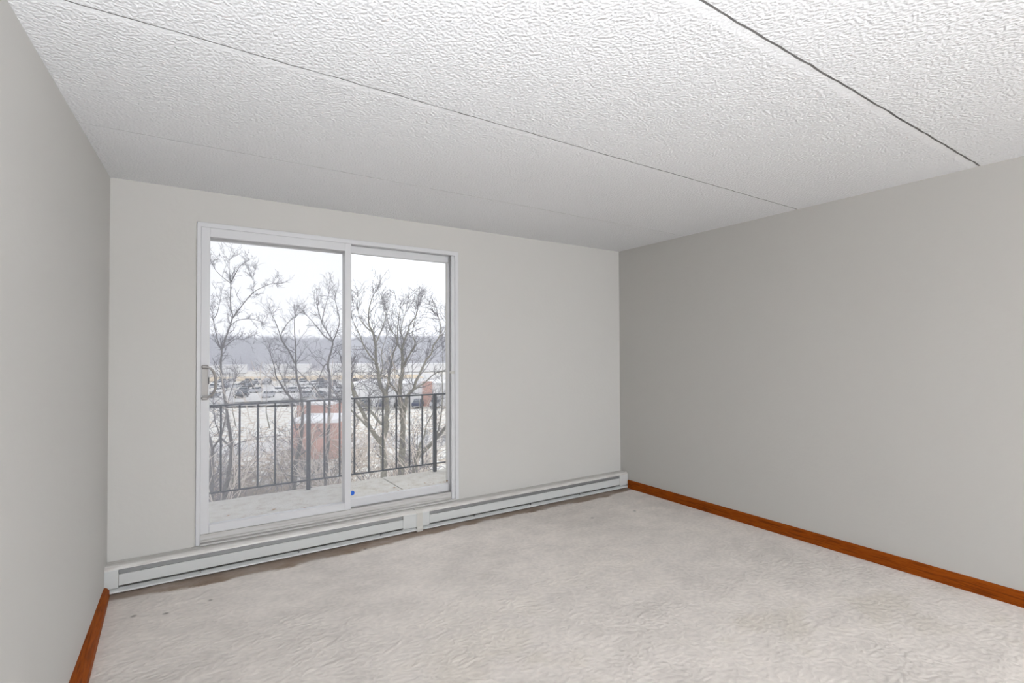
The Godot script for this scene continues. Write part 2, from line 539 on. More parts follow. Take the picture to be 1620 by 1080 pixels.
# ------------------------------------------------------------------ sliding door
func balcony_door():
	var root := base("door_1")
	struct(root, "white two panel sliding glass balcony door", "door")
	var g := Geo.new()
	var c := 0.003
	# outer frame: head, jambs, sill with track
	g.box(Vector3(0.453, 0.162, -0.12), Vector3(0.4775, 2.236, 0.012), c)
	part("jamb", g, M.frame, root)
	g = Geo.new()
	g.box(Vector3(2.318, 0.162, -0.12), Vector3(2.352, 2.236, 0.012), c)
	g.box(Vector3(2.288, 0.162, -0.012), Vector3(2.318, 2.2, 0.006), c)
	part("jamb", g, M.frame, root)
	g = Geo.new()
	g.box(Vector3(0.453, 2.203, -0.12), Vector3(2.352, 2.2365, 0.0125), c)
	g.box(Vector3(0.4775, 2.142, -0.115), Vector3(1.44, 2.203, -0.088), c)
	part("head", g, M.frame, root)
	g = Geo.new()
	g.box(Vector3(0.4775, 0.05, -0.16), Vector3(2.318, 0.186, -0.012), c)
	g.box(Vector3(0.4775, 0.16, -0.012), Vector3(2.318, 0.172, 0.03), 0.004)
	g.box(Vector3(0.4775, 0.186, -0.03), Vector3(2.318, 0.226, -0.006), 0.004)
	g.box(Vector3(0.4775, 0.186, -0.094), Vector3(2.318, 0.218, -0.05), 0.004)
	part("sill", g, M.sill, root)
	# sliding panel, on the inside
	var sp := Node3D.new()
	sp.name = "sliding_panel"
	root.add_child(sp)
	g = Geo.new()
	g.box(Vector3(0.4777, 0.231, -0.04), Vector3(0.5275, 2.2032, 0.009), 0.0015)
	part("stile", g, M.frame, sp)
	g = Geo.new()
	g.box(Vector3(1.399, 0.231, -0.04), Vector3(1.446, 2.2032, 0.009), 0.0025)
	part("stile", g, M.frame, sp)
	g = Geo.new()
	g.box(Vector3(0.5275, 2.146, -0.038), Vector3(1.399, 2.2032, 0.0085), 0.0015)
	part("top_rail", g, M.frame, sp)
	g = Geo.new()
	g.box(Vector3(0.5275, 0.231, -0.038), Vector3(1.399, 0.284, 0.0085), 0.0025)
	part("bottom_rail", g, M.frame, sp)
	g = Geo.new()
	g.box(Vector3(0.52, 0.278, -0.024), Vector3(1.405, 2.152, -0.018))
	part("glass_pane", g, M.glass, sp)
	# handle: back plate and a bow that swings out over the glass
	g = Geo.new()
	g.box(Vector3(0.483, 1.115, 0.009), Vector3(0.519, 1.288, 0.013), 0.002)
	for y in [1.101, 1.302]:
		g.box(Vector3(0.481, y - 0.012, 0.009), Vector3(0.522, y + 0.012, 0.026), 0.007)
	var pts := PackedVector3Array()
	var rad := PackedFloat32Array()
	for k in 17:
		var a := lerpf(-1.0, 1.0, k / 16.0)
		pts.append(Vector3(0.505 + 0.056 * sqrt(maxf(0, 1.0 - pow(absf(a), 2.3))), 1.2015 + 0.101 * a, 0.017 + 0.03 * (1.0 - a * a)))
		rad.append(0.0075 + 0.0015 * (1.0 - a * a))
	g.tube(pts, rad, 10, true)
	part("handle", g, M.handle, sp, "", "light grey bow handle")
	g = Geo.new()
	g.box(Vector3(0.52, 1.19, 0.009), Vector3(0.5265, 1.235, 0.016), 0.002)
	part("thumb_latch", g, M.gasket, sp)
	# fixed panel, one track further out
	var fp := Node3D.new()
	fp.name = "fixed_panel"
	root.add_child(fp)
	g = Geo.new()
	g.box(Vector3(1.405, 0.222, -0.087), Vector3(1.452, 2.203, -0.05), 0.004)
	part("stile", g, M.frame, fp)
	g = Geo.new()
	g.box(Vector3(2.292, 0.222, -0.087), Vector3(2.318, 2.203, -0.05), 0.004)
	part("stile", g, M.frame, fp)
	g = Geo.new()
	g.box(Vector3(1.452, 2.146, -0.086), Vector3(2.292, 2.203, -0.05), 0.004)
	part("top_rail", g, M.frame, fp)
	g = Geo.new()
	g.box(Vector3(1.452, 0.226, -0.086), Vector3(2.292, 0.287, -0.05), 0.004)
	part("bottom_rail", g, M.frame, fp)
	g = Geo.new()
	g.box(Vector3(1.446, 0.28, -0.074), Vector3(2.298, 2.152, -0.068))
	part("glass_pane", g, M.glass, fp)
	g = Geo.new()
	g.lathe([Vector2(0, 0.006), Vector2(0.006, 0.005), Vector2(0.008, 0)], Vector3(2.279, 0.309, -0.068), 12, Vector3.BACK, Vector3.RIGHT)
	part("bumper", g, M.brown, fp, "", "small brown round bumper")
	g = Geo.new()
	g.box(Vector3(2.285, 1.212, -0.03), Vector3(2.3185, 1.232, 0.009), 0.003)
	part("strike_plate", g, M.tape, root)
	# insect screen on the outside, behind the sliding panel
	g = Geo.new()
	g.box(Vector3(0.4775, 0.2, -0.1085), Vector3(1.42, 2.15, -0.1075))
	part("insect_screen", g, M.screen, root, "", "fine grey mesh outside the sliding panel")
	# blue sticker on the fixed pane
	g = Geo.new()
	g.lathe([Vector2(0, 0.0012), Vector2(0.0165, 0.001), Vector2(0.0175, 0)], Vector3(1.478, 0.327, -0.068), 20, Vector3.BACK, Vector3.RIGHT)
	tag(part("sticker", g, M.blue, self), "small round bright blue sticker on the lower corner of the glass door", "sticker")

# ------------------------------------------------------------------ electric baseboard heaters
func heater(x0: float, x1: float, cap0: float, cap1: float, joined: bool, label: String):
	var root := base("baseboard_heater", Vector3(x0, 0, 0))
	tag(root, label, "heater", "baseboard heaters under the balcony door")
	var w := x1 - x0
	var Z := Vector3.BACK
	var Y := Vector3.UP
	var X := Vector3.RIGHT
	var g := Geo.new()
	g.prof([Vector2(0.001, 0.012), Vector2(0.006, 0.012), Vector2(0.006, 0.156), Vector2(0.072, 0.156), Vector2(0.072, 0.1585), Vector2(0.001, 0.1585)], Vector3.ZERO, Z, Y, X, 0.004, w - 0.004)
	part("back_panel", g, M.heater_top, root)
	# the rounded hood in front of the ledge
	g = Geo.new()
	var hood := [Vector2(0.074, 0.150), Vector2(0.074, 0.161), Vector2(0.078, 0.1635), Vector2(0.088, 0.1625), Vector2(0.097, 0.158), Vector2(0.1035, 0.150), Vector2(0.106, 0.1395), Vector2(0.103, 0.1395), Vector2(0.1, 0.149), Vector2(0.0935, 0.1565), Vector2(0.084, 0.158), Vector2(0.079, 0.150)]
	g.prof(hood, Vector3.ZERO, Z, Y, X, 0.0, w)
	part("hood", g, M.heater_top, root)
	g = Geo.new()
	g.prof([Vector2(0.104, 0.112), Vector2(0.1065, 0.112), Vector2(0.1065, 0.048), Vector2(0.096, 0.043), Vector2(0.096, 0.0455), Vector2(0.104, 0.050)], Vector3.ZERO, Z, Y, X, cap0, w - cap1)
	part("front_panel", g, M.heater, root)
	g = Geo.new()
	g.prof([Vector2(0.075, 0.03), Vector2(0.088, 0.03), Vector2(0.11, 0.018), Vector2(0.112, 0.0095), Vector2(0.109, 0.0095), Vector2(0.107, 0.016), Vector2(0.088, 0.0275), Vector2(0.075, 0.0275)], Vector3.ZERO, Z, Y, X, 0.0, w)
	part("bottom_strip", g, M.heater, root)
	# damper plate seen in the upper slot, finned element behind the panel
	g = Geo.new()
	g.prof([Vector2(0.097, 0.112), Vector2(0.099, 0.112), Vector2(0.09, 0.145), Vector2(0.088, 0.145)], Vector3.ZERO, Z, Y, X, cap0, w - cap1)
	part("damper", g, M.damper, root)
	g = Geo.new()
	g.tube(PackedVector3Array([Vector3(cap0, 0.07, 0.05), Vector3(w - cap1, 0.07, 0.05)]), PackedFloat32Array([0.008, 0.008]), 8, true)
	g.box(Vector3(cap0 + 0.1, 0.04, 0.022), Vector3(w - cap1 - 0.1, 0.1, 0.078))
	part("element", g, M.damper, root)
	for e in [[0.0, cap0], [w - cap1, w]]:
		g = Geo.new()
		g.prof([Vector2(0.002, 0.03), Vector2(0.1, 0.03), Vector2(0.1075, 0.038), Vector2(0.1075, 0.136), Vector2(0.1, 0.148), Vector2(0.09, 0.157), Vector2(0.002, 0.157)], Vector3.ZERO, Z, Y, X, e[0] + 0.0015, e[1] - 0.0015)
		part("end_cap", g, M.heater, root)
	var k := 0
	var px := cap0 + 0.12
	while px < w - cap1 - 0.05:
		g = Geo.new()
		var arc := PackedVector3Array()
		var rr := PackedFloat32Array()
		for s in 7:
			var a := PI * s / 6.0
			arc.append(Vector3(px + 0.012 * cos(a), 0.114 + 0.011 * sin(a), 0.1035))
			rr.append(0.0016)
		g.tube(arc, rr, 5, true)
		part("bracket", g, M.clip, root)
		if k % 2 == 1:
			g = Geo.new()
			g.box(Vector3(px - 0.003, 0.024, 0.095), Vector3(px + 0.003, 0.05, 0.104), 0.001)
			part("panel_clip", g, M.clip, root)
		px += 0.29
		k += 1
	if joined:
		g = Geo.new()
		g.prof([Vector2(0.002, 0.02), Vector2(0.109, 0.0), Vector2(0.114, 0.0), Vector2(0.114, 0.02), Vector2(0.1105, 0.038), Vector2(0.1105, 0.142), Vector2(0.102, 0.157), Vector2(0.09, 0.1655), Vector2(0.002, 0.1625)], Vector3.ZERO, Z, Y, X, w - 0.004, w + 0.046)
		part("joint_cover", g, M.tape, root, "", "cream cover strip over the joint of the two heaters")

func heaters():
	heater(0.001, 1.93, 0.068, 0.115, true, "long white baseboard heater below the sliding door, left one of the two")
	heater(1.975, 4.255, 0.062, 0.115, false, "long white baseboard heater that runs right into the corner by the plain wall")

# ------------------------------------------------------------------ lamps added out of view as fill light
func added_lamps():
	var at := ADDED_LAMP_AT
	var root := base("added_floor_lamp", Vector3(at.x, 0, at.z))  # added uplighter, out of view, to brighten the ceiling
	tag(root, "added steel uplighter floor lamp, unseen, as fill light behind the camera", "lamp")
	var g := Geo.new()
	g.lathe([Vector2(0, 0.03), Vector2(0.05, 0.028), Vector2(0.14, 0.012), Vector2(0.15, 0.0), Vector2(0, 0)], Vector3.ZERO, 28)
	part("base", g, M.steel, root)
	g = Geo.new()
	g.tube(PackedVector3Array([Vector3(0, 0.02, 0), Vector3(0, at.y - 0.14, 0)]), PackedFloat32Array([0.012, 0.012]), 10, true)
	part("pole", g, M.steel, root)
	g = Geo.new()
	g.lathe([Vector2(0, -0.145), Vector2(0.06, -0.14), Vector2(0.15, -0.10), Vector2(0.2, -0.04), Vector2(0.203, -0.036), Vector2(0.195, -0.036), Vector2(0.145, -0.09), Vector2(0.06, -0.125), Vector2(0, -0.13)], Vector3(0, at.y, 0), 28)
	part("bowl", g, M.lampshade, root)
	var em := mat(c8(255, 250, 240), 0.5)
	em.emission_enabled = true
	em.emission = c8(255, 248, 238)
	em.emission_energy_multiplier = 2.0
	g = Geo.new()
	g.lathe([Vector2(0, -0.05), Vector2(0.11, -0.05), Vector2(0.115, -0.06), Vector2(0.11, -0.07), Vector2(0, -0.07)], Vector3(0, at.y, 0), 24)
	part("bulb", g, em, root)
	var l := SpotLight3D.new()
	l.name = "fill_uplight"
	root.add_child(l)
	l.position = Vector3(0, at.y - 0.03, 0)
	l.rotation.x = PI / 2
	l.spot_angle = 80
	l.spot_angle_attenuation = 0.5
	l.spot_range = 14
	l.spot_attenuation = 2
	l.light_energy = ADDED_LAMP
	l.light_size = 0.1
	l.light_color = c8(246, 250, 255)
	l.shadow_enabled = true
	# added ceiling globe, out of view, for general fill
	var cg := base("added_ceiling_lamp", ADDED_GLOBE_AT)
	tag(cg, "added round white ceiling lamp, unseen, as fill light for the room", "lamp")
	g = Geo.new()
	g.lathe([Vector2(0, 0), Vector2(0.12, 0), Vector2(0.12, -0.03), Vector2(0, -0.03)], Vector3.ZERO, 28)
	part("mount", g, M.steel, cg)
	g = Geo.new()
	var pr := []
	for k in 9:
		var a := PI * 0.5 * k / 8.0
		pr.append(Vector2(0.16 * cos(a), -0.035 - 0.10 * sin(a)))
	pr.reverse()
	pr.append(Vector2(0, -0.035))
	g.lathe(pr, Vector3.ZERO, 28)
	var em2: StandardMaterial3D = em.duplicate()
	em2.emission_energy_multiplier = 1.5
	part("globe", g, em2, cg)
	var o := OmniLight3D.new()
	o.name = "fill_globe_light"
	cg.add_child(o)
	o.position = Vector3(0, -0.30, 0)
	o.light_energy = ADDED_GLOBE
	o.light_size = 0.16
	o.light_color = c8(244, 249, 255)
	o.omni_range = 14
	o.omni_attenuation = 2
	o.shadow_enabled = true

const ADDED_LAMP_AT := Vector3(0.1, 1.0, 4.3)
const ADDED_GLOBE_AT := Vector3(3.0, 2.44, 9.2)

# ------------------------------------------------------------------ balcony
func balcony():
	var root := base("floor_balcony")
	struct(root, "weathered concrete balcony slab with one joint", "slab")
	for e in [[-3.0, 2.208], [2.222, 7.0]]:
		var g := Geo.new()
		var n := 40
		var dz := noise(1.2, 3, int(e[1] * 10))
		for k in n:
			var xa := lerpf(e[0], e[1], float(k) / n)
			var xb := lerpf(e[0], e[1], float(k + 1) / n)
			var za := -1.47 + 0.02 * dz.get_noise_1d(xa * 4)
			var zb := -1.47 + 0.02 * dz.get_noise_1d(xb * 4)
			g.poly([Vector3(xa, 0.065, Z0), Vector3(xb, 0.065, Z0), Vector3(xb, 0.065, zb + 0.012), Vector3(xa, 0.065, za + 0.012)], Vector3.UP)
			g.poly([Vector3(xa, 0.065, za + 0.012), Vector3(xb, 0.065, zb + 0.012), Vector3(xb, 0.053, zb), Vector3(xa, 0.053, za)], Vector3(0, 1, -1))
			g.poly([Vector3(xa, 0.053, za), Vector3(xb, 0.053, zb), Vector3(xb, -0.13, zb), Vector3(xa, -0.13, za)], Vector3.FORWARD)
			g.poly([Vector3(xa, -0.13, za), Vector3(xb, -0.13, zb), Vector3(xb, -0.13, Z0), Vector3(xa, -0.13, Z0)], Vector3.DOWN)
		for x in [e[0], e[1]]:
			g.poly([Vector3(x, 0.065, Z0), Vector3(x, 0.065, -1.455), Vector3(x, 0.05, -1.47), Vector3(x, -0.13, -1.47), Vector3(x, -0.13, Z0)], Vector3.RIGHT * (1 if x == e[1] else -1))
		part("slab_panel", g, M.concrete, root)
	var lr := RandomNumberGenerator.new()
	lr.seed = 12
	var lg := Geo.new()
	for k in 420:
		var lx := lr.randf_range(0.3, 3.3)
		var lz := -0.24 - 0.75 * pow(lr.randf(), 1.6) if lx > 1.9 or lr.randf() < 0.35 else -0.24 - 0.2 * lr.randf()
		var la := lr.randf() * TAU
		var u := Vector3(cos(la), lr.randf_range(-0.25, 0.25), sin(la)) * lr.randf_range(0.008, 0.024)
		var w := Vector3(-sin(la), lr.randf_range(-0.2, 0.2), cos(la)) * lr.randf_range(0.005, 0.013)
		var lc := Vector3(lx, 0.071, lz)
		lg.poly([lc - u, lc - w + Vector3(0, 0.004, 0), lc + u, lc + w + Vector3(0, 0.004, 0)], Vector3.UP)
	tag(part("leaf_litter", lg, M.leaf, self), "scattered small tan dead leaves lying on the balcony slab", "leaves", "", "stuff")
	var r := base("balcony_railing", Vector3(0, 0.065, -1.4))
	tag(r, "dark grey iron balcony railing with thin upright bars outside the glass door", "railing")
	var g := Geo.new()
	g.box(Vector3(-2.5, 0.853, -0.024), Vector3(6.5, 0.868, 0.024), 0.003)
	part("top_rail", g, M.iron, r)
	g = Geo.new()
	g.box(Vector3(-2.5, 0.083, -0.012), Vector3(6.5, 0.096, 0.012), 0.002)
	part("bottom_rail", g, M.iron, r)
	var bar: MeshInstance3D = null
	var post: MeshInstance3D = null
	for k in range(-24, 34):
		var x := 1.452 + k * 0.1503
		if posmod(k, 9) == 0:
			if post == null:
				g = Geo.new()
				g.box(Vector3(-0.018, 0.0, -0.018), Vector3(0.018, 0.853, 0.018), 0.003)
				post = part("post", g, M.iron, r)
			else:
				post = post.duplicate()
				post.name = "post"
				r.add_child(post, true)
			post.position.x = x
		else:
			if bar == null:
				g = Geo.new()
				g.box(Vector3(-0.008, 0.09, -0.008), Vector3(0.008, 0.855, 0.008), 0.0015)
				bar = part("baluster", g, M.iron, r)
			else:
				bar = bar.duplicate()
				bar.name = "baluster"
				r.add_child(bar, true)
			bar.position.x = x

# ------------------------------------------------------------------ ground outside
func patch(called: String, quad: Array, y: float, m: Material, label: String, cat: String):
	var g := Geo.new()
	var pts := []
	for q in quad:
		pts.append(Vector3(q[0], y, q[1]))
	g.poly(pts, Vector3.UP)
	for k in 4:
		var a: Vector3 = pts[k]
		var b: Vector3 = pts[(k + 1) % 4]
		g.poly([a, b, b - Vector3(0, 0.5, 0), a - Vector3(0, 0.5, 0)], (a + b) / 2 - (pts[0] + pts[2]) / 2)
	struct(part(called, g, m, self), label, cat)

func far_height(x: float, z: float, f: FastNoiseLite) -> float:
	var d := Vector2(x, z).length()
	return GROUND + 0.25 * f.get_noise_2d(x, z) + smoothstep(390.0, 720.0, d) * (14.5 + 7.0 * f.get_noise_2d(x * 0.05, z * 0.05))

func land():
	var f := noise(0.06, 3, 201)
	var g := Geo.new()
	var rings := [0.0, 12.0, 20.0, 30.0, 42.0, 58.0, 80.0, 110.0, 150.0, 200.0, 270.0, 335.0, 390.0, 440.0, 490.0, 520.0, 560.0, 620.0, 680.0, 740.0, 800.0, 900.0]
	var w := Geo.new()
	var seg := 72
	for k in rings.size() - 1:
		for s in seg:
			var a := TAU * s / seg
			var b := TAU * (s + 1) / seg
			var p := []
			for q in [[rings[k], a], [rings[k + 1], a], [rings[k + 1], b], [rings[k], b]]:
				var x: float = q[0] * sin(q[1])
				var z: float = -q[0] * cos(q[1])
				p.append(Vector3(x, far_height(x, z, f), z))
			if k == 0:
				p.remove_at(3)
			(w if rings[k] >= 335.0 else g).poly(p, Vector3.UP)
	struct(part("hill", w, M.hazed_ridge_floor, self), "wooded ridge floor of leaf litter paled by painted haze on the horizon", "hill")
	struct(part("ground", g, M.ground, self), "pale winter ground with brown leaf litter below the balcony", "ground")
	patch("road", [[-20, -118], [10, -128], [110, -75], [110, -255]], GROUND + 0.3, M.asphalt, "pale asphalt car park beyond the trees", "car park")
	patch("field", [[-60, -285], [100, -222], [88, -188], [-60, -245]], GROUND + 0.34, M.field, "dry tan grass field behind the car park", "field")
	patch("path", [[-10, -60], [40, -44], [40, -50], [-10, -67]], GROUND + 0.28, M.asphalt, "pale lane at the foot of the trees", "lane")

# ------------------------------------------------------------------ cars
func make_car(paint: Material) -> Node3D:
	var root := base("car")
	var g := Geo.new()
	var X := Vector3.RIGHT
	var Y := Vector3.UP
	g.prof([Vector2(-2.15, 0.32), Vector2(-2.2, 0.62), Vector2(-2.1, 0.86), Vector2(-1.1, 0.95), Vector2(1.5, 0.98), Vector2(2.1, 0.92), Vector2(2.18, 0.6), Vector2(2.1, 0.32)], Vector3.ZERO, X, Y, Vector3.BACK, -0.86, 0.86)
	g.prof([Vector2(-0.55, 1.38), Vector2(-0.3, 1.44), Vector2(0.9, 1.44), Vector2(1.15, 1.38)], Vector3.ZERO, X, Y, Vector3.BACK, -0.66, 0.66)
	part("body", g, paint, root)
	g = Geo.new()
	g.prof([Vector2(-1.2, 0.93), Vector2(-0.5, 1.39), Vector2(1.1, 1.39), Vector2(1.72, 0.95)], Vector3.ZERO, X, Y, Vector3.BACK, -0.72, 0.72)
	part("window_glass", g, M.car_glass, root)
	for x in [-1.35, 1.35]:
		for z in [-0.85, 0.67]:
			g = Geo.new()
			g.lathe([Vector2(0, 0), Vector2(0.32, 0), Vector2(0.34, 0.03), Vector2(0.34, 0.15), Vector2(0.32, 0.18), Vector2(0, 0.18)], Vector3(x, 0.34, z), 14, Vector3.BACK, Vector3.RIGHT)
			part("wheel", g, M.tyre, root)
	return root

func car_park():
	var paints := {"white": c8(236, 236, 238), "silver": c8(184, 186, 192), "dark blue": c8(58, 66, 92), "black": c8(44, 46, 52), "red": c8(150, 46, 44), "grey": c8(112, 116, 124)}
	var protos := {}
	for k in paints:
		protos[k] = null
	var r := RandomNumberGenerator.new()
	r.seed = 19
	var order := ["white", "grey", "black", "silver", "white", "dark blue", "white", "black", "silver", "red", "grey", "white"]
	var rowname := ["nearest", "second", "third", "fourth", "farthest"]
	var words := ["first", "second", "third", "fourth", "fifth", "sixth", "seventh", "eighth", "ninth", "tenth", "eleventh", "twelfth"]
	var dirx := Vector3(0.86, 0, 0.5)     # rows run across the view
	var at_row := [Vector3(9, 0, -132), Vector3(9, 0, -150), Vector3(12, 0, -168), Vector3(13, 0, -184), Vector3(16, 0, -200)]
	for row in 5:
		var seen := {}
		for k in 19:
			if r.randf() < 0.42:
				continue
			var paint: String = order[r.randi() % order.size()]
			var c: Node3D
			if protos[paint] == null:
				c = make_car(mat(paints[paint], 0.3, 0.1))
				protos[paint] = c
			else:
				c = copy(protos[paint], "car")
			seen[paint] = seen.get(paint, 0) + 1
			c.position = at_row[row] + dirx * (k * 3.1 + r.randf_range(-0.3, 0.3)) + Vector3(0, GROUND + 0.3, 0)
			c.rotation.y = -0.53 + PI / 2 * (1 if r.randf() < 0.5 else -1) + r.randf_range(-0.04, 0.04)
			var nth: String = words[seen[paint] - 1]
			tag(c, "%s %s car from the left in the %s row of the distant car park" % [nth, paint, rowname[row]], "car", "cars in the distant car park")
	var nearby := ["grey", "dark blue", "black", "dark blue", "silver", "grey"]
	var where := ["leftmost of the six before the long white building", "second of the six before the long white building", "third of the six before the long white building", "fourth of the six before the long white building", "fifth of the six, beside the red brick pier", "last of the six before the long white building"]
	for k in 6:
		var c := copy(protos[nearby[k]], "car")
		c.position = WHITE_A + Vector3(-13.0 + 3.3 * k, 0.0, 0).rotated(Vector3.UP, -0.57) + Vector3(0, 0, 9.2).rotated(Vector3.UP, -0.57) + Vector3(0, 0.02, 0)
		c.position.y = GROUND + 0.3
		c.rotation.y = -0.57 + PI / 2
		tag(c, "%s car parked %s" % [nearby[k], where[k]], "car", "cars before the white building")
	# light poles of the car park
	for q in [[30.0, -150.0, "beside the left end of the car rows"], [62.0, -140.0, "between the car rows, towards the brick pier"]]:
		var p := base("light_pole", Vector3(q[0], GROUND + 0.3, q[1]))
		tag(p, "thin grey car park light pole " + q[2], "light pole")
		var g := Geo.new()
		g.tube(PackedVector3Array([Vector3.ZERO, Vector3(0, 8, 0)]), PackedFloat32Array([0.11, 0.07]), 8, true)
		part("pole", g, M.steel, p)
		g = Geo.new()
		g.box(Vector3(-0.8, 7.95, -0.15), Vector3(0.8, 8.15, 0.15), 0.04)
		part("lamp_head", g, M.steel, p)

# ------------------------------------------------------------------ buildings
func block(called: String, at: Vector3, turn: float, size: Vector3, wall: Material, label: String, wins: Array, extra := "") -> Node3D:
	# a flat-roofed block; at is the middle of its foot, its front faces +z before turning
	var root := base(called, at, turn)
	tag(root, label, "building")
	var g := Geo.new()
	g.box(Vector3(-size.x / 2, 0, -size.z / 2), Vector3(size.x / 2, size.y, size.z / 2), 0.03)
	var w := part("wall", g, wall, root)
	g = Geo.new()
	g.box(Vector3(-size.x / 2 - 0.2, size.y, -size.z / 2 - 0.2), Vector3(size.x / 2 + 0.2, size.y + 0.28, size.z / 2 + 0.2), 0.05)
	part("roof", g, M.roof, root)
	for q in wins:
		g = Geo.new()
		g.box(Vector3(q[0] - 0.08, q[1] - 0.08, size.z / 2), Vector3(q[0] + q[2] + 0.08, q[1] + q[3] + 0.08, size.z / 2 + 0.06), 0.01)
		var f := part("window", g, M.white_wall, root)
		g = Geo.new()
		g.box(Vector3(q[0], q[1], size.z / 2 + 0.03), Vector3(q[0] + q[2], q[1] + q[3], size.z / 2 + 0.075))
		part("pane", g, M.pane_dark, f)
	return root

func buildings():
	var y := GROUND
	var row := []
	for k in 2:
		pass
	block("brick_building", BRICK_A, -0.5, Vector3(4.4, 3.6, 6), M.brick, "low red brick building with a white flat roof behind the railing", row)
	block("brick_building", BRICK_B, -0.5, Vector3(4.0, 4.4, 5), M.brick, "taller red brick block standing left behind the low brick building", [])
	var wb := block("white_building", WHITE_A, -0.57, Vector3(34, 4.4, 12), M.white_wall, "long white flat-roofed building with one red brick pier", [])
	var g := Geo.new()
	g.box(Vector3(-2.7, 0, 5.9), Vector3(-0.8, 4.9, 6.5), 0.03)
	part("pier", g, M.brick, wb, "", "red brick pier")
	var far := [[21.5, -303.0, 26.0, "white warehouse at the edge of the woods, leftmost of the far row"], [56.0, -298.0, 22.0, "white warehouse at the edge of the woods, behind the slim tree"], [89.0, -286.0, 28.0, "white warehouse at the edge of the woods, behind the pale forked tree"], [122.0, -264.0, 26.0, "white warehouse at the edge of the woods, rightmost of the far row"]]
	for q in far:
		block("warehouse", Vector3(q[0], y + 0.2, q[1]), -0.4, Vector3(q[2], 4.2, 14), M.white_wall, q[3], [])

const BRICK_A := Vector3(13.7, -9.0, -50.8)
const BRICK_B := Vector3(15.8, -9.0, -60.2)
const WHITE_A := Vector3(47.5, -9.0, -92.0)

# ------------------------------------------------------------------ trees
func smooth(pts: PackedVector3Array, sub: int) -> PackedVector3Array:
	var out := PackedVector3Array()
	for k in pts.size() - 1:
		var a := pts[maxi(k - 1, 0)]
		var d := pts[mini(k + 2, pts.size() - 1)]
		for s in sub:
			out.append(pts[k].cubic_interpolate(pts[k + 1], a, d, float(s) / sub))
	out.append(pts[-1])
	return out

func any_dir(r: RandomNumberGenerator) -> Vector3:
	return Vector3(r.randfn(), r.randfn(), r.randfn()).normalized()

func twig(g: Geo, p: Vector3, d: Vector3, length: float, r0: float, level: int, r: RandomNumberGenerator, lift: float, kids: float):
	var n := 4 if length > 0.25 else 3
	var pts := PackedVector3Array([p])
	var rad := PackedFloat32Array([r0])
	var q := p
	for k in range(1, n):
		d = (d + any_dir(r) * 0.32 + Vector3(0, lift, 0)).normalized()
		q += d * length / (n - 1)
		pts.append(q)
		rad.append(maxf(r0 * (1.0 - 0.6 * k / (n - 1)), thinnest * (0.75 if k == n - 1 else 1.0)))
		if level > 0:
			var m := int(kids) + (1 if r.randf() < kids - int(kids) else 0)
			for c in m:
				var t := r.randf()
				var cp := pts[k - 1].lerp(q, t)
				var cd := (d * 0.75 + any_dir(r) * 0.75).normalized()
				twig(g, cp, cd, length * r.randf_range(0.35, 0.65), rad[k] * 0.75, level - 1, r, lift, kids)
	g.tube(pts, rad, 3)

func traced_tree(called: String, limbs: Array, seed_: int, label: String, bark: Material, tw: Material, every: float, reach: float, lift := 0.12):
	var r := RandomNumberGenerator.new()
	r.seed = seed_
	var first: Array = limbs[0]
	var foot := Vector3(first[2], GROUND, first[4])
	var root := base(called, foot)
	tag(root, label, "tree", "bare trees close to the balcony")
	var tg := Geo.new()
	for k in limbs.size():
		var L: Array = limbs[k]
		var pts := PackedVector3Array()
		for j in range(2, L.size(), 3):
			pts.append(Vector3(L[j], L[j + 1], L[j + 2]) - foot)
		var sp := smooth(pts, 3)
		var rad := PackedFloat32Array()
		for j in sp.size():
			var t := float(j) / (sp.size() - 1)
			rad.append(0.86 * lerpf(L[1], L[0], pow(1.0 - t, 1.25)) * r.randf_range(0.92, 1.08))
		for j in range(1, sp.size() - 1):
			sp[j] += any_dir(r) * rad[j] * 0.25
		if k == 0:   # the stem goes on down to the ground
			sp.insert(0, Vector3(sp[0].x * 0.4, sp[0].y * 0.45, sp[0].z * 0.4))
			rad.insert(0, L[0] * 1.12)
			sp.insert(0, Vector3(0, 0, 0))
			rad.insert(0, L[0] * 1.5)
		var g := Geo.new()
		g.tube(sp, rad, 8 if L[0] > 0.03 else 6)
		part("trunk" if k == 0 else "branch", g, bark, root)
		var run := 0.0
		for j in range(1, sp.size()):
			var a := sp[j - 1]
			var b := sp[j]
			var seg := a.distance_to(b)
			if a.y < 7.6 or (a.y < 9.0 and r.randf() < 0.5):
				continue
			run += seg
			while run > every:
				run -= every * r.randf_range(0.7, 1.3)
				var t := r.randf()
				var along := (b - a).normalized()
				var out := any_dir(r)
				out = (out - along * out.dot(along)).normalized()
				var d := (along * 0.55 + out * 0.9 + Vector3(0, 0.15, 0)).normalized()
				var big := clampf(rad[j] / 0.02, 0.6, 1.35)
				twig(tg, a.lerp(b, t), d, reach * big * r.randf_range(0.55, 1.2), clampf(rad[j] * 0.5, 0.0055, 0.010), 2, r, lift, 1.35)
		var tip := sp[-1]
		for c in 4:
			twig(tg, tip, ((sp[-1] - sp[-2]).normalized() + any_dir(r) * 0.5).normalized(), reach * 0.8, maxf(rad[-1] * 0.8, 0.005), 2, r, lift, 1.5)
	part("twigs", tg, tw, root, "stuff")

